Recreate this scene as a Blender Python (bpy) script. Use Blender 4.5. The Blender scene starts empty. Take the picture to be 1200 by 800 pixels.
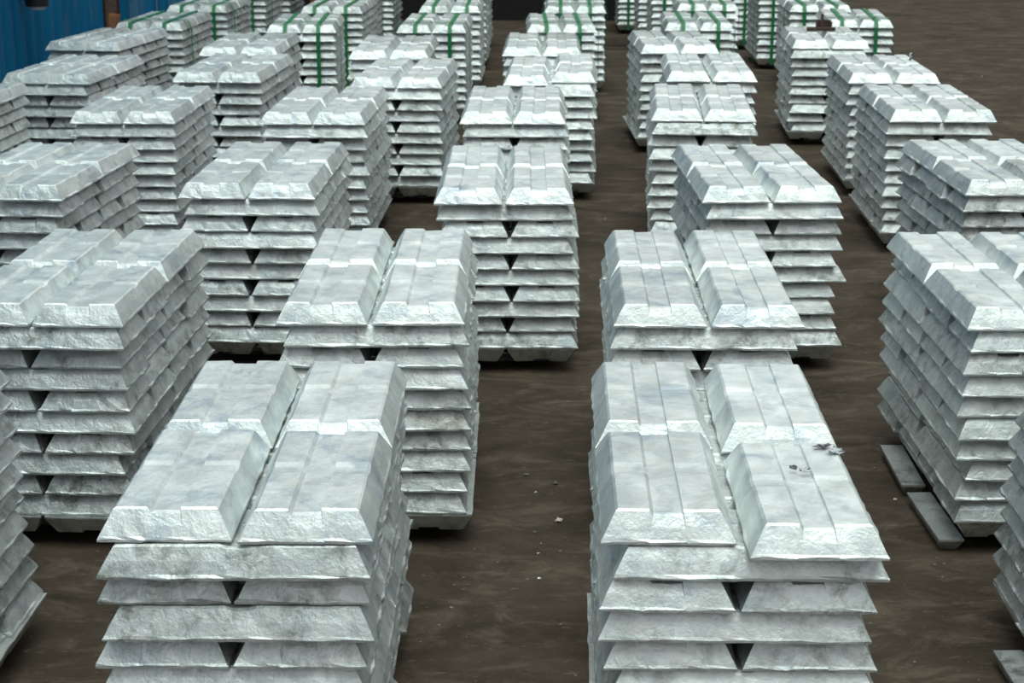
import bpy, math, random
import numpy as np
from mathutils import Matrix, Vector

C = bpy.context.scene.collection
SC = bpy.context.scene

# ------------------------------------------------------------------ camera
cam_d = bpy.data.cameras.new('camera')
cam = bpy.data.objects.new('camera', cam_d)
C.objects.link(cam)
cam_d.sensor_width = 36.0
cam_d.lens = 1989.1 / 1200 * 36.0
cam.location = (0, 0, 1.575)
cam.rotation_euler = (math.pi / 2 - 0.27676, 0, 0.02735)
cam_d.clip_end = 200
cam_d.dof.use_dof = True
cam_d.dof.focus_distance = 3.3
cam_d.dof.aperture_fstop = 13
SC.camera = cam

# ------------------------------------------------------------------ world, sun, exposure
SKY, SUN = 0.90, 1.95
world = bpy.data.worlds.new('world')
SC.world = world
world.use_nodes = True
bg = world.node_tree.nodes['Background']
# thin even overcast: zenith a little brighter than the horizon, the same all the way round
_nt = world.node_tree
_tc = _nt.nodes.new('ShaderNodeTexCoord')
_sep = _nt.nodes.new('ShaderNodeSeparateXYZ')
_mr = _nt.nodes.new('ShaderNodeMapRange')
_mr.inputs[1].default_value = 0.0
_mr.inputs[2].default_value = 1.0
_mr.inputs[3].default_value = 0.8
_mr.inputs[4].default_value = 1.0
_nt.links.new(_tc.outputs['Generated'], _sep.inputs[0])
_nt.links.new(_sep.outputs['Z'], _mr.inputs[0])
_vm = _nt.nodes.new('ShaderNodeVectorMath')
_vm.operation = 'SCALE'
_vm.inputs[0].default_value = (0.945, 0.985, 1.0)
_nt.links.new(_mr.outputs[0], _vm.inputs['Scale'])
_nt.links.new(_vm.outputs[0], bg.inputs[0])
bg.inputs[1].default_value = SKY
sun_d = bpy.data.lights.new('overcast_sun', 'SUN')
sun_d.energy = SUN
sun_d.angle = math.radians(40)
sun_d.color = (0.89, 1.0, 0.95)
sun = bpy.data.objects.new('overcast_sun', sun_d)
C.objects.link(sun)
sun.rotation_euler = Vector((-0.05, 0.25, -0.95)).to_track_quat('-Z', 'Y').to_euler()
SC.view_settings.view_transform = 'Standard'
SC.view_settings.look = 'None'
SC.view_settings.gamma = 1
SC.view_settings.use_curve_mapping = False
SC.view_settings.exposure = 0.0


# ------------------------------------------------------------------ materials
def new_mat(name):
    m = bpy.data.materials.new(name)
    m.use_nodes = True
    nt = m.node_tree
    b = nt.nodes['Principled BSDF']

    def N(kind, **kw):
        n = nt.nodes.new(kind)
        for k, v in kw.items():
            setattr(n, k, v)
        return n

    def L(a, b_):
        nt.links.new(a, b_)
    return m, nt, b, N, L


def ramp(N, p0, p1, c0=(0, 0, 0, 1), c1=(1, 1, 1, 1)):
    r = N('ShaderNodeValToRGB')
    r.color_ramp.elements[0].position = p0
    r.color_ramp.elements[1].position = p1
    r.color_ramp.elements[0].color = c0
    r.color_ramp.elements[1].color = c1
    return r


def mixc(N, L, fac, a, b_, blend='MIX'):
    n = N('ShaderNodeMix', data_type='RGBA', blend_type=blend)
    for sock, v in ((n.inputs[0], fac), (n.inputs[6], a), (n.inputs[7], b_)):
        if hasattr(v, 'links'):
            L(v, sock)
        else:
            sock.default_value = v
    return n.outputs[2]


def scaled(N, L, v, k):
    n = N('ShaderNodeMath', operation='MULTIPLY')
    L(v, n.inputs[0])
    n.inputs[1].default_value = k
    return n.outputs[0]


def zinc_material(name, stain=(0.20, 0.20, 0.17, 1), stain_amt=0.75):
    m, nt, b, N, L = new_mat(name)
    tc = N('ShaderNodeTexCoord')
    oi = N('ShaderNodeObjectInfo')
    at = N('ShaderNodeAttribute', attribute_name='rnd')
    ad = N('ShaderNodeMath', operation='ADD')
    L(oi.outputs['Random'], ad.inputs[0])
    L(at.outputs['Fac'], ad.inputs[1])
    w = scaled(N, L, ad.outputs[0], 37.0)

    def noise(scale, detail, rough, dist=0.0, vec=None):
        n = N('ShaderNodeTexNoise', noise_dimensions='4D')
        L(vec if vec is not None else tc.outputs['Object'], n.inputs['Vector'])
        L(w, n.inputs['W'])
        n.inputs['Scale'].default_value = scale
        n.inputs['Detail'].default_value = detail
        n.inputs['Roughness'].default_value = rough
        n.inputs['Distortion'].default_value = dist
        return n.outputs['Fac']
    # soft oxide clouds: pale and mid grey
    cloud = ramp(N, 0.34, 0.66)
    L(noise(11, 5, 0.62, 0.6), cloud.inputs[0])
    col = mixc(N, L, cloud.outputs[0], (0.60, 0.655, 0.64, 1), (0.91, 0.965, 0.94, 1))
    # warm film left by the mould
    warm = ramp(N, 0.5, 0.72)
    L(noise(16, 4, 0.6, 1.2), warm.inputs[0])
    col = mixc(N, L, scaled(N, L, warm.outputs[0], 0.30), col, (0.74, 0.67, 0.62, 1))
    # bare bluish metal, plus blue reflections painted in, strongest on the top layer
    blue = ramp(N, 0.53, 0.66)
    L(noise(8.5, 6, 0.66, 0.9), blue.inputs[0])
    gr = N('ShaderNodeAttribute', attribute_name='grime_shade', attribute_type='OBJECT')
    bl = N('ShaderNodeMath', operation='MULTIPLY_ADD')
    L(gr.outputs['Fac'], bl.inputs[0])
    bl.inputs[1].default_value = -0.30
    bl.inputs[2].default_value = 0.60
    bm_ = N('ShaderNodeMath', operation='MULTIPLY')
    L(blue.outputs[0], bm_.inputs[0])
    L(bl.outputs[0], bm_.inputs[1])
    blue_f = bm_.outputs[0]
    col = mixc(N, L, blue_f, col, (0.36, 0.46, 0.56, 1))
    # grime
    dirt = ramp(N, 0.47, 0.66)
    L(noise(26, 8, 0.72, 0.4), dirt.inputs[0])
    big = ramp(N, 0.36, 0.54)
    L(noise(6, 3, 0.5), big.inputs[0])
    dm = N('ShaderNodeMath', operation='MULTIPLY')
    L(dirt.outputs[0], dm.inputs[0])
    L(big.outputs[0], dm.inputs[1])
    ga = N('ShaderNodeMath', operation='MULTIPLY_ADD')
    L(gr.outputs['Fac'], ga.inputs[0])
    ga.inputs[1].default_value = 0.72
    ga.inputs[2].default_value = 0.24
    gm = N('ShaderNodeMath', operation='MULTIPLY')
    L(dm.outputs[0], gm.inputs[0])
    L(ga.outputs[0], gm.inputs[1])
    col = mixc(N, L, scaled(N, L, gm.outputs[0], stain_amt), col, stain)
    # small dark pits
    pit = ramp(N, 0.70, 0.78)
    L(noise(150, 2, 0.5), pit.inputs[0])
    col = mixc(N, L, scaled(N, L, pit.outputs[0], 0.35), col, (0.16, 0.17, 0.17, 1))
    # each ingot its own tone
    hv = N('ShaderNodeHueSaturation')
    fr = N('ShaderNodeMath', operation='FRACT')
    L(w, fr.inputs[0])
    mr = N('ShaderNodeMapRange')
    L(fr.outputs[0], mr.inputs[0])
    mr.inputs[3].default_value = 0.94
    mr.inputs[4].default_value = 1.08
    layer_shade = N('ShaderNodeMath', operation='MULTIPLY_ADD')     # painted shade: lower ingots darkened against the brightly lit top ones
    L(gr.outputs['Fac'], layer_shade.inputs[0])
    layer_shade.inputs[1].default_value = -0.24
    layer_shade.inputs[2].default_value = 1.0
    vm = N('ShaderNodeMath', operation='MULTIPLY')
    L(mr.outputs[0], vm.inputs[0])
    L(layer_shade.outputs[0], vm.inputs[1])
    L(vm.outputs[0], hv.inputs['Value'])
    L(col, hv.inputs['Color'])
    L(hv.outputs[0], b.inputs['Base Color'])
    b.inputs['Metallic'].default_value = 0.62
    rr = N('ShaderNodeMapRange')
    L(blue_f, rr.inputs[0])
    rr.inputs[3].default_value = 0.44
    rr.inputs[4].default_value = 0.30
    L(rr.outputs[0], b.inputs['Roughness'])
    # cast skin
    b1 = N('ShaderNodeBump')
    b1.inputs['Strength'].default_value = 0.55
    b1.inputs['Distance'].default_value = 0.0035
    L(noise(48, 5, 0.6, 0.8), b1.inputs['Height'])
    b2 = N('ShaderNodeBump')
    b2.inputs['Strength'].default_value = 0.60
    b2.inputs['Distance'].default_value = 0.0012
    L(noise(190, 3, 0.6), b2.inputs['Height'])
    L(b1.outputs[0], b2.inputs['Normal'])
    L(b2.outputs[0], b.inputs['Normal'])
    return m


def floor_material():
    m, nt, b, N, L = new_mat('oily_concrete')
    tc = N('ShaderNodeTexCoord')

    def noise(scale, detail, rough, sx=1.0, sy=1.0, dist=0.0):
        mp = N('ShaderNodeMapping')
        mp.inputs['Scale'].default_value = (sx, sy, 1)
        L(tc.outputs['Object'], mp.inputs[0])
        n = N('ShaderNodeTexNoise')
        L(mp.outputs[0], n.inputs['Vector'])
        n.inputs['Scale'].default_value = scale
        n.inputs['Detail'].default_value = detail
        n.inputs['Roughness'].default_value = rough
        n.inputs['Distortion'].default_value = dist
        return n.outputs['Fac']
    c1 = ramp(N, 0.30, 0.70)
    L(noise(3.0, 9, 0.74, 0.7, 1.0, 0.6), c1.inputs[0])
    col = mixc(N, L, c1.outputs[0], (0.029, 0.0235, 0.0155, 1), (0.094, 0.073, 0.054, 1))
    c2 = ramp(N, 0.50, 0.74)
    L(noise(8, 9, 0.74, 0.55, 1.0, 0.8), c2.inputs[0])
    col = mixc(N, L, scaled(N, L, c2.outputs[0], 0.85), col, (0.162, 0.126, 0.096, 1))
    c3 = ramp(N, 0.60, 0.76)
    L(noise(42, 6, 0.72, 0.45, 1.0), c3.inputs[0])
    col = mixc(N, L, scaled(N, L, c3.outputs[0], 0.70), col, (0.25, 0.22, 0.19, 1))
    c4 = ramp(N, 0.70, 0.74)
    L(noise(55, 3, 0.5, 1, 1), c4.inputs[0])
    col = mixc(N, L, scaled(N, L, c4.outputs[0], 0.55), col, (0.34, 0.33, 0.31, 1))
    L(col, b.inputs['Base Color'])
    b.inputs['Specular IOR Level'].default_value = 0.05
    rr = N('ShaderNodeMapRange')
    L(c1.outputs[0], rr.inputs[0])
    rr.inputs[3].default_value = 0.58
    rr.inputs[4].default_value = 0.78
    L(rr.outputs[0], b.inputs['Roughness'])
    bp = N('ShaderNodeBump')
    bp.inputs['Strength'].default_value = 0.6
    bp.inputs['Distance'].default_value = 0.006
    L(noise(40, 6, 0.65, 0.6, 1.2), bp.inputs['Height'])
    L(bp.outputs[0], b.inputs['Normal'])
    return m


def plain(name, c, rough=0.6, metal=0.0, var=0.25, scale=20.0, c2=None, stretch=(1, 1, 1), lo=0.35, hi=0.7):
    m, nt, b, N, L = new_mat(name)
    tc = N('ShaderNodeTexCoord')
    mp = N('ShaderNodeMapping')
    mp.inputs['Scale'].default_value = stretch
    L(tc.outputs['Object'], mp.inputs[0])
    n = N('ShaderNodeTexNoise')
    L(mp.outputs[0], n.inputs['Vector'])
    n.inputs['Scale'].default_value = scale
    n.inputs['Detail'].default_value = 6
    r = ramp(N, lo, hi)
    L(n.outputs['Fac'], r.inputs[0])
    other = c2 or tuple(v * (1 - var) for v in c)
    L(mixc(N, L, r.outputs[0], (*c, 1), (*other, 1)), b.inputs['Base Color'])
    b.inputs['Roughness'].default_value = rough
    b.inputs['Metallic'].default_value = metal
    return m


def wall_material():
    m, nt, b, N, L = new_mat('blue_painted_sheet')
    tc = N('ShaderNodeTexCoord')

    def noise(scale, st, detail=6):
        mp = N('ShaderNodeMapping')
        mp.inputs['Scale'].default_value = st
        L(tc.outputs['Object'], mp.inputs[0])
        n = N('ShaderNodeTexNoise')
        L(mp.outputs[0], n.inputs['Vector'])
        n.inputs['Scale'].default_value = scale
        n.inputs['Detail'].default_value = detail
        return n.outputs['Fac']
    r1 = ramp(N, 0.3, 0.7)
    L(noise(2.5, (1, 1, 0.5)), r1.inputs[0])
    col = mixc(N, L, r1.outputs[0], (0.003, 0.115, 0.250, 1), (0.005, 0.160, 0.330, 1))
    r2 = ramp(N, 0.60, 0.72)
    L(noise(5.0, (1.6, 1.6, 0.22)), r2.inputs[0])
    col = mixc(N, L, scaled(N, L, r2.outputs[0], 0.55), col, (0.17, 0.20, 0.24, 1))
    r3 = ramp(N, 0.64, 0.75)
    L(noise(7.0, (1.5, 1.5, 0.3)), r3.inputs[0])
    col = mixc(N, L, scaled(N, L, r3.outputs[0], 0.6), col, (0.16, 0.09, 0.06, 1))
    L(col, b.inputs['Base Color'])
    b.inputs['Roughness'].default_value = 0.5
    b.inputs['Specular IOR Level'].default_value = 0.2
    return m


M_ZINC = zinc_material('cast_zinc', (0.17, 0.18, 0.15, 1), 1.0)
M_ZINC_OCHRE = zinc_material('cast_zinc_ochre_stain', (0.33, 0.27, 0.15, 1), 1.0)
M_FLOOR = floor_material()
M_SEAM = plain('seam_dirt', (0.014, 0.012, 0.011), 0.9)
M_BLUE = wall_material()
M_DARK = plain('near_black_sheet', (0.010, 0.009, 0.009), 0.9)  # near-black for the far wall, wall rails and gap panel
M_SKY_BLOCK = plain('sky_block_grey', (0.075, 0.078, 0.078), 0.85, 0.0, 0.4, 3)  # dark grey for the added unseen walls that block low sky
M_STRAP = plain('green_strap', (0.010, 0.235, 0.075), 0.38, 0.0, 0.3, 30)
M_RUST = plain('rust', (0.085, 0.05, 0.035), 0.85, 0.0, 0.5, 40)
M_ORANGE = plain('rusty_orange_paint', (0.33, 0.13, 0.045), 0.8, 0.0, 0.5, 14, (0.08, 0.045, 0.03))
M_BLACK = plain('black_enamel', (0.012, 0.012, 0.013), 0.5)
M_WHITE = plain('white_lens', (0.75, 0.76, 0.76), 0.4)
M_CHIP = plain('zinc_spatter', (0.72, 0.77, 0.80), 0.16, 0.9, 0.35, 120)
M_CREAM = plain('cream_flake', (0.68, 0.62, 0.46), 0.75, 0.0, 0.35, 90)
M_CHAR = plain('dark_chip', (0.20, 0.20, 0.20), 0.5, 0.5, 0.4, 90)

# ------------------------------------------------------------------ ingot meshes
IW, IL, IH = 0.2095, 0.426, 0.0505        # foot width, foot length, thickness of one ingot
INSET = 0.0235
LIFT = 0.034                              # the stacks stand on low zinc bars
HL = 0.0513                               # height of one layer in a stack


def ingot_arrays(seed, fine):
    """Vertices and faces of one cast ingot: wide foot with a flash lip, sloping sides, four pads on top
    parted by a lengthwise and a crosswise channel."""
    rnd = random.Random(seed)
    hx, hy = IW / 2, IL / 2
    tx, ty = hx - INSET, hy - INSET
    cx, sx, cy, sy = 0.0225, 0.0016, 0.0120, 0.014
    dep, depy = 0.0062, 0.0036

    def split(vals, kx):
        out = []
        for a, b, k in zip(vals[:-1], vals[1:], kx):
            out += [a + (b - a) * i / k for i in range(k)]
        return out + [vals[-1]]
    bev = 0.0028
    bx = [-tx + bev, -cx - sx * 4, -cx, cx, cx + sx * 0.6, tx - bev]
    by = [-ty + bev, -cy - sy, -cy, cy, cy + sy, ty - bev]
    xs = split(bx, (3, 1, 2, 1, 3) if fine else (1,) * 5)
    ys = split(by, (5, 1, 1, 1, 5) if fine else (1,) * 5)
    chx = {round(-cx, 5), round(cx, 5)}

    ph = [rnd.uniform(0, 6.28) for _ in range(8)]

    def wob(x, y, amp):
        return amp * (math.sin(x * 41 + ph[0]) * math.sin(y * 23 + ph[1]) + 0.6 * math.sin(x * 87 + y * 61 + ph[2]) + 0.5 * math.sin(y * 95 - x * 33 + ph[3]))

    def top_z(x, y):
        d = 0.0
        if -cx - 1e-6 <= x <= cx + 1e-6:
            d = dep
        if -cy - 1e-6 <= y <= cy + 1e-6:
            d = max(d, depy)
        z = IH - d
        if fine:
            z += wob(x, y, 0.0005) - 0.0010
        return min(z, IH)
    V, F = [], []
    nx, ny = len(xs), len(ys)
    for y in ys:
        for x in xs:
            jx = jy = 0.0
            V.append((x + jx, y + jy, top_z(x, y)))
    for j in range(ny - 1):
        for i in range(nx - 1):
            a = j * nx + i
            F.append((a, a + 1, a + 1 + nx, a + nx))
    per = [(i, 0) for i in range(nx - 1)] + [(nx - 1, j) for j in range(ny - 1)] + [(i, ny - 1) for i in range(nx - 1, 0, -1)] + [(0, j) for j in range(ny - 1, 0, -1)]
    prev = [j * nx + i for i, j in per]
    n = len(per)

    def foot(i, j):
        """where the perimeter vertex lands on the foot rectangle"""
        u = -1 + 2 * (xs[i] - xs[0]) / (xs[-1] - xs[0])
        v = -1 + 2 * (ys[j] - ys[0]) / (ys[-1] - ys[0])
        return u, v
    lip = 0.0045
    rings = ['bevel'] + (['mid1', 'mid2'] if fine else []) + ['lip', 'base']
    jag = [rnd.random() for _ in range(n)]
    for ring in rings:
        cur = []
        for k, (i, j) in enumerate(per):
            u, v = foot(i, j)
            on_x, on_y = i in (0, nx - 1), j in (0, ny - 1)
            zt = V[j * nx + i][2]
            zb = zt - bev
            t = {'bevel': 0.0, 'mid1': 0.45, 'mid2': 0.90, 'lip': 1.0, 'base': 1.0}[ring]
            z = zb + (lip - zb) * t if ring != 'base' else 0.0
            s = (IH - z) / (IH - lip)
            s = min(max(s, 0.0), 1.0) if ring != 'bevel' else max(0.06, (IH - zb - bev) / (IH - lip))
            ex, ey = tx + (hx - tx) * s, ty + (hy - ty) * s
            x = xs[i] if not on_x else math.copysign(ex, u)
            y = ys[j] if not on_y else math.copysign(ey, v)
            # spread inner perimeter points evenly towards the foot
            if not on_x:
                x = xs[i] * (ex / tx)
            if not on_y:
                y = ys[j] * (ey / ty)
            if fine:
                o = 0.0
                if ring in ('lip', 'base'):
                    o = (jag[k] ** 3) * 0.0050 - 0.0010 + wob(u * 0.5, v * 0.7, 0.0007)
                elif ring != 'bevel':
                    o = wob(u * 0.3 + t, v * 0.5, 0.0009)
                if on_x:
                    x += math.copysign(o, u)
                if on_y:
                    y += math.copysign(o, v)
                if ring == 'lip':
                    z += (jag[(k * 3) % n] - 0.5) * 0.003
                if ring == 'base':
                    z = max(0.0, (jag[(k * 5) % n] - 0.55) * 0.004)
            cur.append(len(V))
            V.append((x, y, z))
        for k in range(n):
            F.append((prev[k], cur[k], cur[(k + 1) % n], prev[(k + 1) % n]))
        prev = cur
    F.append(tuple(reversed(prev)))
    # faces of the skirts were laid out going round; turn them outwards
    F = [tuple(reversed(f)) if q >= (nx - 1) * (ny - 1) and q < len(F) - 1 else f for q, f in enumerate(F)]
    F = [tuple(reversed(f)) if q >= (nx - 1) * (ny - 1) and q < len(F) - 1 else f for q, f in enumerate(F)]
    return V, F


def mesh_from(name, V, F, mat, rnd_val=None):
    me = bpy.data.meshes.new(name)
    me.from_pydata(V, [], F)
    me.materials.append(mat)
    if rnd_val is not None:
        a = me.attributes.new('rnd', 'FLOAT', 'POINT')
        a.data.foreach_set('value', np.asarray(rnd_val, dtype=np.float32) if not np.isscalar(rnd_val) else np.full(len(V), rnd_val, np.float32))
    me.update()
    return me


FINE = [ingot_arrays(100 + k, True) for k in range(10)]
FINE_ME = [mesh_from('ingot', *FINE[k], M_ZINC, 0.0) for k in range(10)]
OCHRE_ME = mesh_from('ingot_ochre', *FINE[3], M_ZINC_OCHRE, 0.0)


# ------------------------------------------------------------------ small mesh helpers
class MB:
    def __init__(self):
        self.v, self.f = [], []

    def box(self, c, s, rot=None):
        i = len(self.v)
        for dz in (-1, 1):
            for dx, dy in ((-1, -1), (1, -1), (1, 1), (-1, 1)):
                p = Vector((dx * s[0] / 2, dy * s[1] / 2, dz * s[2] / 2))
                if rot:
                    p = rot @ p
                self.v.append(tuple(p + Vector(c)))
        self.f += [(i, i + 3, i + 2, i + 1), (i + 4, i + 5, i + 6, i + 7)] + [(i + k, i + (k + 1) % 4, i + 4 + (k + 1) % 4, i + 4 + k) for k in range(4)]

    def ribbon(self, pts, normals, side, width, thick):
        """a flat strap: a closed strip along PTS"""
        i = len(self.v)
        s = Vector(side)
        for p, n in zip(pts, normals):
            p, n = Vector(p), Vector(n)
            for a, b in ((-1, 0), (1, 0), (1, 1), (-1, 1)):
                self.v.append(tuple(p + s * (a * width / 2) + n * (b * thick)))
        for k in range(len(pts) - 1):
            q = i + 4 * k
            for e in range(4):
                self.f.append((q + e, q + (e + 1) % 4, q + 4 + (e + 1) % 4, q + 4 + e))
        q = i + 4 * (len(pts) - 1)
        self.f += [(i + 3, i + 2, i + 1, i), (q, q + 1, q + 2, q + 3)]

    def build(self, name, mat, parent=None):
        me = mesh_from(name, self.v, self.f, mat)
        o = bpy.data.objects.new(name, me)
        C.objects.link(o)
        o.parent = parent
        return o


def lump(name, seed, size, mat, flat=0.5):
    """an irregular splash or crumb resting on z = 0"""
    rnd = random.Random(seed)
    import bmesh
    bm = bmesh.new()
    bmesh.ops.create_icosphere(bm, subdivisions=2, radius=0.5)
    ph = [rnd.uniform(0, 6.28) for _ in range(6)]
    for v in bm.verts:
        d = v.co.normalized()
        k = 1 + 0.35 * math.sin(d.x * 4 + ph[0]) * math.sin(d.y * 3 + ph[1]) + 0.25 * math.sin(d.z * 5 + d.x * 6 + ph[2]) + 0.15 * math.sin(d.y * 9 + ph[3])
        v.co = Vector((d.x * size[0] * k / 2, d.y * size[1] * k / 2, d.z * size[2] * k / 2))
    lo = min(v.co.z for v in bm.verts)
    cut = lo + size[2] * 0.12
    for v in bm.verts:
        v.co.z = max(v.co.z, cut) - cut
    me = bpy.data.meshes.new(name)
    bm.to_mesh(me)
    bm.free()
    me.materials.append(mat)
    o = bpy.data.objects.new(name, me)
    C.objects.link(o)
    return o


def tag(o, label=None, cat=None, group=None, kind=None):
    if label:
        o['label'] = label
    if cat:
        o['category'] = cat
    if group:
        o['group'] = group
    if kind:
        o['kind'] = kind
    return o


# ------------------------------------------------------------------ the setting
FX0, FX1 = -5.0, 9.0


def slab(y0, y1, x0, x1):
    m = MB()
    m.box(((x0 + x1) / 2, (y0 + y1) / 2, -0.06), (x1 - x0, y1 - y0, 0.12))
    return m


base = MB()
base.box(((FX0 + FX1) / 2, 10, -0.17), (FX1 - FX0 + 0.4, 37, 0.10))
floor = tag(base.build('floor', M_SEAM), kind='structure')
TX0, TX1 = 0.15, 1.05                      # two short drain slots cross the far end of the aisle
for y0, y1, x0, x1 in ((-3.2, 0.6, FX0, FX1), (0.606, 6.388, FX0, FX1), (6.392, 15.02, FX0, FX1), (15.02, 15.08, FX0, TX0), (15.02, 15.08, TX1, FX1),
                       (15.08, 16.375, FX0, FX1), (16.375, 16.425, FX0, TX0), (16.375, 16.425, TX1, FX1), (16.425, 28, FX0, FX1)):
    slab(y0, y1, x0, x1).build('floor_slab', M_FLOOR, floor)

# left wall of corrugated blue sheet, standing along the outer row, with a gap where a post stands
WX = -3.30


def sheet(y0, y1, x, h, pitch=0.205, depth=0.032):
    m = MB()
    pts = []
    y = y0
    while y < y1 - 1e-6:
        for fy, d in ((0.0, 0), (0.34, 0), (0.46, 1), (0.80, 1), (0.92, 0)):
            if y + fy * pitch < y1 - 1e-4:
                pts.append((y + fy * pitch, d * depth))
        y += pitch
    pts.append((y1, pts[-1][1]))
    n = len(pts)
    for (yy, d) in pts:
        m.v += [(x + d, yy, 0.02), (x + d, yy, h)]
    for (yy, d) in pts:
        m.v += [(x + d - 0.004, yy, 0.02), (x + d - 0.004, yy, h)]
    for k in range(n - 1):
        a = 2 * k
        m.f.append((a, a + 2, a + 3, a + 1))
        b = 2 * n + 2 * k
        m.f.append((b, b + 1, b + 3, b + 2))
        m.f.append((a + 1, a + 3, b + 3, b + 1))
        m.f.append((a, b, b + 2, a + 2))
    m.f.append((0, 1, 2 * n + 1, 2 * n))
    e = 2 * (n - 1)
    m.f.append((e, 2 * n + e, 2 * n + e + 1, e + 1))
    return m


WH = 5.0  # raised so the unseen upper part also blocks low sky
wall = MB()
for z in (0.35, 1.8, 3.3, 4.7):
    wall.box((WX - 0.05, 4.1, z), (0.06, 16.6, 0.08))
wall_left = tag(wall.build('wall_left', M_DARK), kind='structure')
for k in range(16):
    y0 = -4.1 + k * 1.025
    sheet(y0, y0 + 1.03 if k < 15 else 12.36, WX + (0.0 if k % 2 else 0.006), WH).build('sheet', M_BLUE, wall_left)
m = MB()
m.box((-3.9, 13.12, WH / 2), (1.2, 0.04, WH))
m.build('gap_dark_panel', M_DARK, wall_left)  # added dark panel standing in for the darkness behind the gap
for k in range(3):                                   # the wall steps in towards the stacks
    o = sheet(0.0, 0.62 if k == 2 else 0.30, 0.0, WH).build('sheet', M_BLUE, wall_left)
    if k < 2:
        o.matrix_local = Matrix.Translation((-3.36 + 0.30 * k, 13.06 - 0.006 * k, 0)) @ Matrix.Rotation(-math.pi / 2, 4, 'Z')
    else:
        o.matrix_local = Matrix.Translation((-2.77, 13.04, 0))
for k in range(4):
    y0 = 13.66 + k * 0.92
    sheet(y0, min(y0 + 0.925, 17.3), -2.77 + (0.0 if k % 2 else 0.006), WH).build('sheet', M_BLUE, wall_left)

back = MB()
back.box((-0.75, 17.6, 1.6), (3.9, 0.3, 3.2))
wall_back = tag(back.build('wall_back', M_DARK), kind='structure')
m = MB()
m.box((2.0, 28.2, 3.0), (14.4, 0.3, 6.0))
end_sky_block = tag(m.build('end_sky_block', M_SKY_BLOCK), kind='structure')  # added unseen wall, blocks low sky light from the far end
m = MB()
m.box((9.3, 10, 3.0), (0.3, 37, 6.0))
right_sky_block = tag(m.build('right_sky_block', M_SKY_BLOCK), kind='structure')  # added unseen wall, keeps low sky light off the right

post = bpy.data.objects.new('steel_post', None)
C.objects.link(post)
post.location = (WX - 0.10, 12.90, 0)
tag(post, 'rusty brown steel post in the gap of the blue corrugated wall', 'post')
m = MB()
m.box((0, 0, 1.5), (0.012, 0.09, 3.0))
m.box((0.04, -0.04, 1.5), (0.08, 0.012, 3.0))
m.box((0.04, 0.04, 1.5), (0.08, 0.012, 3.0))
m.build('channel', M_RUST, post)
m = MB()
m.box((0.045, -0.055, 0.23), (0.085, 0.012, 0.46), Matrix.Rotation(math.radians(5), 3, 'Y'))
tag(m.build('bracing', M_ORANGE, post), 'orange painted bracing')

fit = bpy.data.objects.new('wall_lamp', None)
C.objects.link(fit)
fit.location = (WX + 0.04, 10.36, 0.70)
tag(fit, 'round black fitting with a white underside on blue corrugated wall', 'lamp')
import bmesh
for nm, r, z0, z1, mt in (('housing', 0.085, 0.02, 0.16, M_BLACK), ('lens', 0.055, 0.0, 0.02, M_WHITE)):
    bm = bmesh.new()
    bmesh.ops.create_cone(bm, cap_ends=True, segments=24, radius1=r * 0.8, radius2=r, depth=z1 - z0)
    bmesh.ops.translate(bm, verts=bm.verts, vec=(0.10, 0, (z0 + z1) / 2))
    if nm == 'housing':
        r2 = bmesh.ops.create_cube(bm, size=1)
        for v in r2['verts']:
            v.co = Vector((v.co.x * 0.07 + 0.025, v.co.y * 0.05, v.co.z * 0.05 + 0.1))
    me = bpy.data.meshes.new(nm)
    bm.to_mesh(me)
    bm.free()
    me.materials.append(mt)
    o = bpy.data.objects.new(nm, me)
    C.objects.link(o)
    o.parent = fit

m = MB()
m.box((-2.04, 14.62, 0.42), (0.13, 0.13, 0.84))
m.box((-2.04, 14.62, 0.01), (0.24, 0.24, 0.02))
m.box((-2.04, 14.62, 0.85), (0.20, 0.20, 0.02))
tag(m.build('bollard', M_ORANGE), 'short rust-orange steel bollard among the farthest bundles', 'bollard')

# ------------------------------------------------------------------ stacks
ROWS = {'A': "aisle's left row", 'B': 'second row left of aisle', 'D': 'third row left of aisle', 'E': 'fourth row left of aisle',
        'R': "aisle's right row", 'Q': 'second row right of aisle'}
NTH = ['first', 'second', 'third', 'fourth', 'fifth', 'sixth', 'seventh', 'eighth']
# key: (row, place in row counted from the camera, x of front middle, y of front, turn, strapped)
STACKS = {
    'A0': (-0.505, 2.437, 0.022), 'A1': (-0.420, 3.748, 0.026), 'A2': (-0.152, 5.160, 0.022), 'A3': (-0.176, 6.800, 0.008), 'A4': (-0.040, 8.020, -0.012), 'A5': (-0.086, 9.242, 0.004),
    'B0': (-1.318, 2.420, 0.0), 'B1': (-1.205, 3.711, -0.018), 'B2': (-0.972, 5.213, -0.007), 'B3': (-0.981, 6.770, -0.012), 'B4': (-0.759, 7.905, -0.030), 'B5': (-0.911, 9.068, 0.008),
    'D0': (-1.766, 5.181, -0.050), 'D1': (-1.760, 6.764, 0.010), 'D2': (-1.634, 8.091, -0.031), 'D3': (-1.731, 9.205, 0.004),
    'E0': (-2.665, 6.880, -0.030), 'E1': (-2.429, 8.008, -0.063), 'E2': (-2.648, 9.470, -0.102),
    'R0': (0.290, 2.441, 0.0), 'R1': (0.341, 3.745, 0.003), 'R2': (0.673, 5.215, 0.050), 'R3': (0.588, 6.891, -0.045), 'R4': (0.732, 8.186, -0.022), 'R5': (0.663, 9.406, 0.046),
    'Q0': (1.165, 2.530, 0.0), 'Q1': (1.146, 3.728, 0.026), 'Q2': (1.499, 5.346, 0.045), 'Q3': (1.556, 6.918, -0.013), 'Q4': (1.596, 8.141, -0.022), 'Q5': (1.524, 9.666, -0.040),
}
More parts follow.
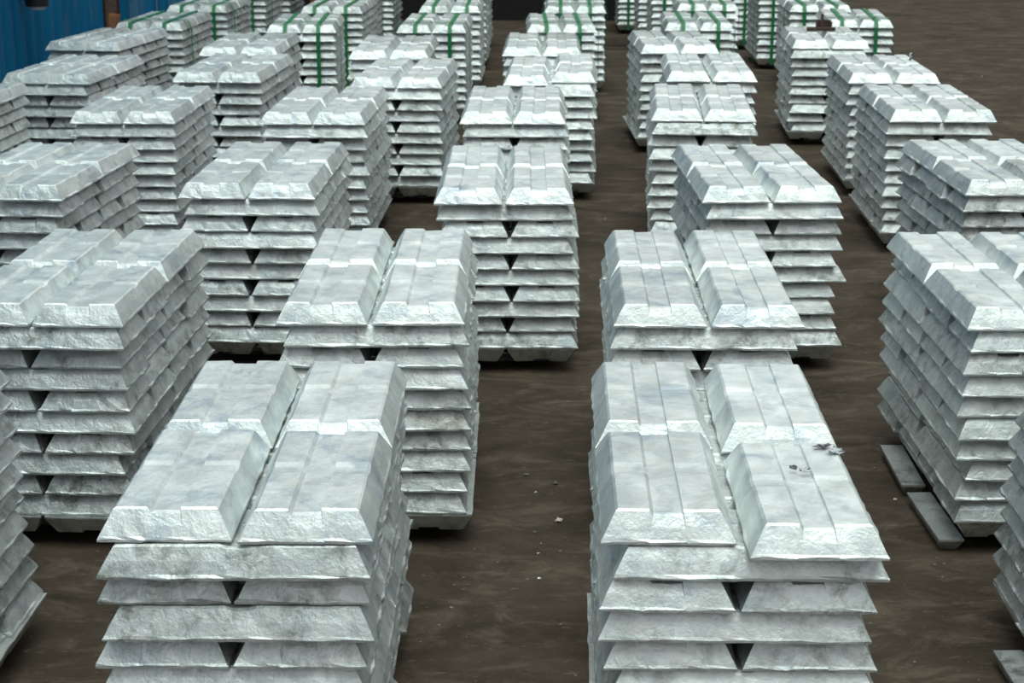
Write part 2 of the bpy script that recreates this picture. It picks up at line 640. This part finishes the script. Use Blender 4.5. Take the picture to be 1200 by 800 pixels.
BUNDLES = {
    'A6': (0.021, 10.551, 0.028), 'A7': (0.109, 11.920, 0.001), 'A8': (0.105, 13.300, 0.0), 'A9': (0.170, 14.7, 0.0),
    'B6': (-0.784, 10.509, 0.0), 'B7': (-0.757, 11.926, 0.010), 'B8': (-0.770, 13.150, 0.0), 'B9': (-0.800, 14.35, 0.0),
    'D4': (-1.582, 10.491, 0.060), 'D5': (-1.571, 11.861, -0.017), 'D6': (-1.640, 13.100, 0.0), 'D7': (-1.610, 14.45, 0.0),
    'E3': (-2.551, 10.616, -0.025), 'E4': (-2.520, 11.908, -0.026), 'E5': (-2.460, 13.150, 0.0), 'E6': (-2.470, 14.40, 0.0),
    'R6': (0.874, 10.690, -0.013), 'R7': (1.045, 12.120, -0.015), 'R8': (0.930, 13.350, 0.0), 'R9': (0.890, 14.75, 0.0), 'R10': (0.760, 16.1, 0.0),
    'Q6': (1.902, 10.930, -0.075), 'Q7': (1.819, 12.059, -0.020), 'Q8': (1.750, 13.330, 0.0), 'Q9': (1.70, 14.75, 0.0),
}
# measured sideways shift (mm) of the layers of the nearest stacks, topmost first
DX = {
    'A0': [4, 0, -1, 1, -7, 2, 6, 3, -4, 5], 'A1': [-8, 0, -9, -5, 7, -4, 4, 3, -3, -1], 'A2': [-14, -13, 3, -4, 7, 8, 8, 3, -5, 4],
    'R2': [-8, 6, 1, 1, -10, 17, -8, -5, -2, 10], 'Q1': [0, 6, -6, 1, -13, 1, -7, 12, -2, 6, 12], 'B1': [1, -2, -10, -5, 2, 11, 9, -6, 0, 2],
    'R0': [0, 8, -4, -5, 2, 6, -3, 4, 0, 3], 'R5': [0, 4, -3, 2, -5, 3, 0, -4, 2, -6, -20], 'B0': [-12, -10, -6, -4, 0, 4, 4, 8, 12, 16, 30], 'Q0': [16, 10, 8, 4, 2, -2, -6, -8, -12, -14, -8],
}
DY = {'A0': [16, -8, 12, -14, -8], 'R0': [0, 6, -4, 0, 2]}
SPECIAL = {  # (stack, layer, piece): (dx, dy, turn)
    ('R0', 0, 0): (-0.004, 0.022, 0.004), ('R0', 0, 1): (0.004, -0.032, 0.004), ('R0', 0, 2): (-0.004, 0.026, 0.0), ('R0', 0, 3): (0.004, 0.016, -0.006),
    ('A0', 0, 0): (0, 0, 0), ('A0', 0, 1): (0.002, -0.006, 0),
    ('A4', 0, 1): (0.012, 0.12, -0.04), ('A4', 0, 0): (0, -0.01, 0.01), ('A4', 0, 3): (0.012, 0.12, 0.02),
}


def layout(key, x, y, a):
    """44 ingots: (layer, piece, name of its place, local matrix in the stack's frame, variant)"""
    rnd = random.Random(key + 'zinc')
    tight = key in BUNDLES
    out = []
    dxs, dys = DX.get(key, []), DY.get(key, [])
    for ly in range(11):
        z = LIFT + (10 - ly) * HL
        k = 0.4 if tight else 1.0
        lx = dxs[ly] / 1000 if ly < len(dxs) else rnd.uniform(-0.009, 0.009) * k
        lyy = dys[ly] / 1000 if ly < len(dys) else rnd.uniform(-0.009, 0.009) * k
        if ly % 2 == 0:
            for q in range(4):                                   # 0 front left, 1 front right, 2 rear left, 3 rear right
                sx = -1 if q % 2 == 0 else 1
                px = sx * (IW / 2 + 0.0035 + rnd.uniform(0, 0.003) * k) + lx
                py = (IL / 2 + 0.002) + (q // 2) * (IL + 0.0075) + lyy + rnd.uniform(-0.0015, 0.0015)
                ang = rnd.uniform(-0.007, 0.007) * k
                if (key, ly, q) in SPECIAL:
                    s = SPECIAL[(key, ly, q)]
                    px, py, ang = px + s[0], py + s[1], s[2]
                flip = ly == 10
                M = Matrix.Translation((px, py, z + (IH if flip else 0))) @ Matrix.Rotation(ang + (math.pi if rnd.random() < 0.5 and ly else 0), 4, 'Z')
                if flip:
                    M = M @ Matrix.Rotation(math.pi, 4, 'X')
                out.append((ly, q, M, rnd.randrange(10)))
        else:
            for q in range(4):                                   # crosswise, 0 foremost
                py = (q + 0.5) * 0.2185 - 0.006 + lyy + rnd.uniform(-0.002, 0.002)
                px = lx + rnd.uniform(-0.010, 0.010) * k
                ang = rnd.uniform(-0.006, 0.006) * k
                M = Matrix.Translation((px, py, z)) @ Matrix.Rotation(ang + (math.pi / 2 if rnd.random() < 0.5 else -math.pi / 2), 4, 'Z')
                out.append((ly, q, M, rnd.randrange(10)))
    return out


QUAD = ['front left', 'front right', 'rear left', 'rear right']
CROSS = ['foremost', 'second', 'third', 'rearmost']
DOWN = ['top layer', 'second layer down', 'third layer down', 'fourth layer down', 'fifth layer down', 'sixth layer down', 'seventh layer down',
        'eighth layer down', 'ninth layer down', 'lowest crosswise layer', 'bottom layer']
# the 300 ingots of the loose stacks that show largest (4 x layer + piece); the others go into one pile object
PICK = {'A0': [0, 1, 2, 3, 4, 5, 6, 8, 9, 12, 13, 14, 16, 17, 20, 25, 27, 39], 'A1': [0, 1, 2, 3, 4, 8, 9, 12, 17, 20, 25, 28, 33, 36, 41], 'A2': [0, 1, 2, 3, 4, 8, 9, 12, 16, 17, 20, 24, 25, 28, 33, 36, 41], 'A3': [0, 1, 2, 3, 4, 8, 9], 'A4': [0, 1, 2, 3, 4], 'A5': [0, 1], 'B0': [11, 15, 19, 23, 27, 31, 35, 39, 43], 'B1': [0, 1, 2, 3, 4, 5, 7, 8, 9, 11, 12, 13, 14, 15, 16, 17, 19, 20, 21, 22, 23, 24, 25, 27, 28, 32, 33, 36, 41], 'B2': [0, 1, 2, 3, 4, 8, 9, 12, 16, 17, 20, 24, 25, 28, 32, 36, 40], 'B3': [0, 1, 2, 3, 4, 9, 17, 25, 33], 'B4': [0, 1, 2, 3, 4, 9, 12, 17, 20, 25, 28, 33, 36], 'B5': [0, 1], 'D0': [0, 1, 2, 3, 4, 9, 11, 12, 13, 19], 'D1': [0, 1, 2, 3, 4, 8, 9, 12, 17, 20, 25, 28, 33], 'D2': [0, 1, 2, 3, 4, 9, 12, 17, 20], 'D3': [0, 1], 'E0': [3, 19], 'E1': [0, 1, 2, 3, 4, 9, 12, 20], 'E2': [0, 1, 3, 4], 'Q0': [23, 26, 31, 34, 39], 'Q1': [0, 2, 3, 4, 5, 8, 10, 12, 13, 14, 16, 18, 20, 21, 24, 26, 28, 32, 34, 36], 'Q2': [0, 2, 3, 4, 5, 8, 10, 12, 18], 'Q3': [0, 1, 2, 3, 4, 8, 24, 32], 'Q4': [0, 1, 2, 3], 'Q5': [0, 1, 4, 8, 16, 20, 24, 28, 32], 'R0': [0, 1, 2, 3, 4, 5, 6, 8, 9, 12, 16, 17, 20, 24, 42], 'R1': [0, 1, 2, 3, 4, 8, 9], 'R2': [0, 1, 2, 3, 4, 8, 9, 12, 17, 18, 20, 25, 28, 33, 36, 41], 'R3': [0, 1, 2, 3, 4, 8, 9, 12, 24], 'R4': [0, 1, 2, 3, 4], 'R5': [0, 1]}


def stack_phrase(key):
    return NTH[int(key[1:])] + ' stack, ' + ROWS[key[0]]


rest_V, rest_F, rest_R = [], [], []
nv = 0
rr = random.Random(5)
for key, (x, y, a) in STACKS.items():
    base_m = Matrix.Translation((x, y, 0)) @ Matrix.Rotation(a, 4, 'Z')
    singles = PICK.get(key, ())
    for ly, q, M, var in layout(key, x, y, a):
        W = base_m @ M
        if ly * 4 + q in singles:
            me = OCHRE_ME if (key, ly, q) == ('A1', 5, 0) else FINE_ME[var]
            o = bpy.data.objects.new('zinc_ingot', me)
            C.objects.link(o)
            o.matrix_world = W
            if (key, ly, q) == ('A1', 5, 0):
                lab = 'ochre-stained foremost zinc ingot, sixth layer down, ' + stack_phrase(key)
            elif ly == 10:
                lab = 'upside-down ' + QUAD[q] + ' zinc ingot, bottom layer, ' + stack_phrase(key)
            elif ly % 2 == 0:
                lab = QUAD[q] + ' zinc ingot, ' + DOWN[ly] + ', ' + stack_phrase(key)
            else:
                lab = CROSS[q] + ' crosswise zinc ingot, ' + DOWN[ly] + ', ' + stack_phrase(key)
            o['grime_shade'] = 0.0 if ly == 0 else rr.uniform(0.5, 1.0)  # dirt plus painted shade: top layer kept light, lower ones darkened
            tag(o, lab, 'zinc ingot', 'zinc ingots of the ' + stack_phrase(key))
        else:
            A = np.array(W)
            cv = np.array(FINE[var][0])
            P = cv @ A[:3, :3].T + A[:3, 3]
            rest_V.append(P)
            rest_F += [tuple(i + nv for i in f) for f in FINE[var][1]]
            rest_R.append(np.full(len(cv), rr.random(), np.float32))
            nv += len(cv)
if nv:
    me = mesh_from('ingot_pile', np.concatenate(rest_V).tolist(), rest_F, M_ZINC, np.concatenate(rest_R))
    o = bpy.data.objects.new('ingot_pile', me)
    C.objects.link(o)
    o['grime_shade'] = 0.7
    tag(o, 'remaining pale zinc ingots inside and towards the back of the loose stacks', 'zinc ingots', kind='stuff')


# ------------------------------------------------------------------ strapped bundles
def strap_loop(half, y0, y1, z0, z1, along, pos, rnd):
    """strap round a bundle. along 'y': over the top front to back; 'x': across the bundle"""
    m = MB()
    g = 0.004
    if along == 'y':
        pts = [(pos, y0 - g, z0), (pos, y0 - g, z1 - HL * 0.9), (pos, y0 + 0.026 - g, z1 + 0.001), (pos, (y0 + y1) / 2, z1 + 0.001), (pos, y1 - 0.026 + g, z1 + 0.001), (pos, y1 + g, z1 - HL * 0.9), (pos, y1 + g, z0)]
        nrm = [(0, -1, 0), (0, -1, 0.2), (0, -0.5, 0.8), (0, 0, 1), (0, 0.5, 0.8), (0, 1, 0.2), (0, 1, 0)]
        side = (1, 0, 0)
    else:
        pts = [(-half - g, pos, z0), (-half - g, pos, z1 - HL * 0.9), (-half + 0.026 - g, pos, z1 + 0.002), (0, pos, z1 + 0.002), (half - 0.026 + g, pos, z1 + 0.002), (half + g, pos, z1 - HL * 0.9), (half + g, pos, z0)]
        nrm = [(-1, 0, 0), (-1, 0, 0.2), (-0.5, 0, 0.8), (0, 0, 1), (0.5, 0, 0.8), (1, 0, 0.2), (1, 0, 0)]
        side = (0, -1, 0)
    m.ribbon(pts, nrm, side, 0.024, 0.002)
    return m


BROW = {'A': "in the aisle's left row", 'B': 'in the second row left of aisle', 'D': 'in the third row left of aisle', 'E': 'in the row beside the blue wall',
        'R': "in the aisle's right row", 'Q': 'in the second row right of aisle'}
seen = {}
for key, (x, y, a) in BUNDLES.items():
    t = bpy.data.objects.new('ingot_bundle', None)
    C.objects.link(t)
    t.location = (x, y, 0)
    t.rotation_euler = (0, 0, a)
    n = seen.get(key[0], 0)
    seen[key[0]] = n + 1
    tag(t, NTH[n] + ' green-strapped bundle of zinc ingots ' + BROW[key[0]], 'ingot bundle', 'green-strapped zinc bundles')
    lay = layout(key, x, y, a)
    for ly, q, M, var in lay:
        o = bpy.data.objects.new('ingot', FINE_ME[var])
        C.objects.link(o)
        o.parent = t
        o.matrix_local = M
        o['grime_shade'] = 0.5
    rnd = random.Random(key)
    top = LIFT + 11 * HL - 0.0008
    half = IL / 2 + 0.012
    y0, y1 = -0.018, 4 * 0.2185 + 0.006
    for sx in (-1, 1):
        strap_loop(half, y0, y1, LIFT + 0.004, top, 'y', sx * (IW / 2 + 0.004) + rnd.uniform(-0.012, 0.016), rnd).build('strap', M_STRAP, t)
    for k in ((0.16,) if key not in ('B7', 'D5') else ()):
        strap_loop(half, y0, y1, LIFT + 0.004, top + 0.0022, 'x', k + rnd.uniform(-0.03, 0.03), rnd).build('cross_strap', M_STRAP, t)

# ------------------------------------------------------------------ bars under the stacks
def bar_mesh(hw, hl):
    V = []
    for z, sx, sy in ((0, hw - 0.012, hl - 0.02), (LIFT - 0.006, hw, hl), (LIFT - 0.0006, hw, hl)):
        V += [(-sx, -sy, z), (sx, -sy, z), (sx, sy, z), (-sx, sy, z)]
    F = [(3, 2, 1, 0), (8, 9, 10, 11)] + [(b + i, b + (i + 1) % 4, b + 4 + (i + 1) % 4, b + 4 + i) for b in (0, 4) for i in range(4)]
    return mesh_from('zinc_bar', V, F, M_ZINC, 0.0)


BAR_LONG, BAR_SHORT = bar_mesh(0.032, 0.150), bar_mesh(0.030, 0.155)


def stack_frame(key):
    x, y, a = STACKS[key] if key in STACKS else BUNDLES[key]
    return Matrix.Translation((x, y, 0)) @ Matrix.Rotation(a, 4, 'Z')


for key in STACKS:
    for k, yy in enumerate((0.17, 0.70)):
        o = bpy.data.objects.new('zinc_bar', BAR_LONG)
        C.objects.link(o)
        o['grime_shade'] = 1.0
        o.matrix_world = stack_frame(key) @ Matrix.Translation((0.03 if key[0] == 'Q' else 0, yy, 0)) @ Matrix.Rotation(math.pi / 2, 4, 'Z')
        tag(o, ('front', 'rear')[k] + ' low zinc bar in the dark under ' + stack_phrase(key), 'bar', 'low bars under the loose stacks')
for t, key in zip([o for o in C.objects if o.name.startswith('ingot_bundle')], BUNDLES):
    for yy in (0.17, 0.70):
        o = bpy.data.objects.new('skid_bar', BAR_LONG)
        C.objects.link(o)
        o['grime_shade'] = 1.0
        o.parent = t
        o.matrix_local = Matrix.Translation((0, yy, 0)) @ Matrix.Rotation(math.pi / 2, 4, 'Z')
for key, lx, yy, ang, lab in (
        ('Q1', -0.215, 0.180, 0.02, 'narrow bar poking out under second stack, second row right of aisle, nearer of two'),
        ('Q1', -0.215, 0.540, -0.03, 'narrow bar poking out under second stack, second row right of aisle, farther of two'),
        ('Q0', -0.240, 0.480, 0.04, 'narrow bar poking out under first stack, second row right of aisle')):
    o = bpy.data.objects.new('zinc_bar', BAR_SHORT)
    C.objects.link(o)
    o['grime_shade'] = 1.0
    o.matrix_world = stack_frame(key) @ Matrix.Translation((lx, yy, 0)) @ Matrix.Rotation(ang, 4, 'Z')
    tag(o, lab, 'bar')

# ------------------------------------------------------------------ splashes on the ingots and crumbs on the floor
f_px = 1989.1
Rm = cam.rotation_euler.to_matrix()


def ground(px, py, z=0.0):
    d = Rm @ Vector(((px - 600) / f_px, -(py - 400) / f_px, -1))
    return cam.location + d * ((z - cam.location.z) / d.z)


TOP = LIFT + 11 * HL - 0.0012
SPLASH = [
    (978, 531, TOP, (0.030, 0.020, 0.010), M_CHIP, 'shiny zinc splash near right edge of nearest right stack', 0.4),
    (964, 525, TOP, (0.026, 0.014, 0.007), M_CHAR, 'dull dark splash beside the shiny one on nearest right stack', 0.3),
    (944, 553, TOP, (0.022, 0.016, 0.008), M_CHIP, 'shiny zinc splash in the groove on nearest right stack', 0.2),
    (930, 550, TOP, (0.012, 0.016, 0.007), M_CHAR, 'small dark curl of zinc left of the groove splash', 0.2),
]
k = 0
for px, py, z, s, mt, lab, rz in SPLASH:
    o = lump('zinc_splash', 50 + k, s, mt)
    o.location = ground(px, py, z)
    o.rotation_euler = (0, 0, rz)
    tag(o, lab, 'splash', 'metal splashes on the nearest right stack')
    k += 1
CRUMB = [
    (655, 611, 0.016, 0.012, M_CREAM, 'cream flake, largest crumb on the aisle floor between nearest stacks'),
    (617, 557, 0.014, 0.008, M_CHAR, 'dark flat chip on the aisle floor, leftmost of the three specks'),
    (651, 567, 0.009, 0.010, M_CHAR, 'grey nugget on the aisle floor above the cream flake'),
    (628, 577, 0.006, 0.006, M_CHIP, 'tiny pale chip between the dark chip and the grey nugget'),
    (627, 624, 0.008, 0.006, M_CHIP, 'white speck on the aisle floor, topmost in line below cream flake'),
    (634, 638, 0.006, 0.005, M_CHIP, 'white speck, second in the line below the cream flake'),
    (631, 649, 0.008, 0.005, M_CHIP, 'white speck, third in the line below the cream flake'),
    (632, 678, 0.009, 0.005, M_CHIP, 'white speck, lowest in the line below the cream flake'),
    (1025, 549, 0.007, 0.007, M_CHIP, 'pale crumb on floor right of nearest right stack, farther of two'),
    (1049, 586, 0.009, 0.007, M_CREAM, 'pale crumb on floor right of nearest right stack, nearer of two'),
    (1151, 91, 0.016, 0.020, M_CHIP, 'lone pale crumb far out on the open floor at right'),
    (710, 257, 0.011, 0.010, M_CHIP, 'small pale crumb far along the aisle floor'),
]
for px, py, w_, d_, mt, lab in CRUMB:
    o = lump('metal_crumb', 70 + k, (w_, d_ * 1.6, min(w_, d_) * 0.7), mt)
    o.location = ground(px, py, 0.0)
    tag(o, lab, 'crumb', 'crumbs on the floor')
    k += 1


def scrap(name, seed, loc, rz, lab, size):
    rnd = random.Random(seed)
    m = MB()
    pts = [(0, 0, 0), (size * 0.25, 0, size * 0.5), (size * 0.1, size * 0.1, size), (size * 0.35, 0, size * 1.25)]
    m.ribbon(pts, [(1, 0, -0.3)] * 4, (0, 1, 0), size * 0.55, size * 0.14)
    o = m.build(name, M_CHIP)
    o.location = loc
    o.rotation_euler = (0, 0, rz)
    return tag(o, lab, 'scrap')


scrap('zinc_scrap', 1, (STACKS['Q4'][0] + 0.175, STACKS['Q4'][1] + 0.55, TOP), 0.3, 'bent shiny scrap standing on fifth stack, second row right of aisle', 0.03)

# rusty clamp lying on the sixth stack of the second row right of the aisle
cl = bpy.data.objects.new('rusty_clamp', None)
C.objects.link(cl)
p = ground(962, 36, TOP + 0.001)
cl.location = p
tag(cl, 'rusty brown iron clamp lying on top of a zinc stack', 'clamp')
m = MB()
m.box((0, 0, 0.010), (0.165, 0.035, 0.020))
m.build('bar', M_RUST, cl)
m = MB()
m.box((0.026, 0.085, 0.028), (0.090, 0.012, 0.056))
m.box((-0.013, 0.06, 0.024), (0.012, 0.05, 0.048))
m.box((0.065, 0.06, 0.024), (0.012, 0.05, 0.048))
m.build('housing', M_RUST, cl)
m = MB()
m.box((0.008, 0.022, 0.048), (0.016, 0.016, 0.096))
m.build('upright', M_RUST, cl)
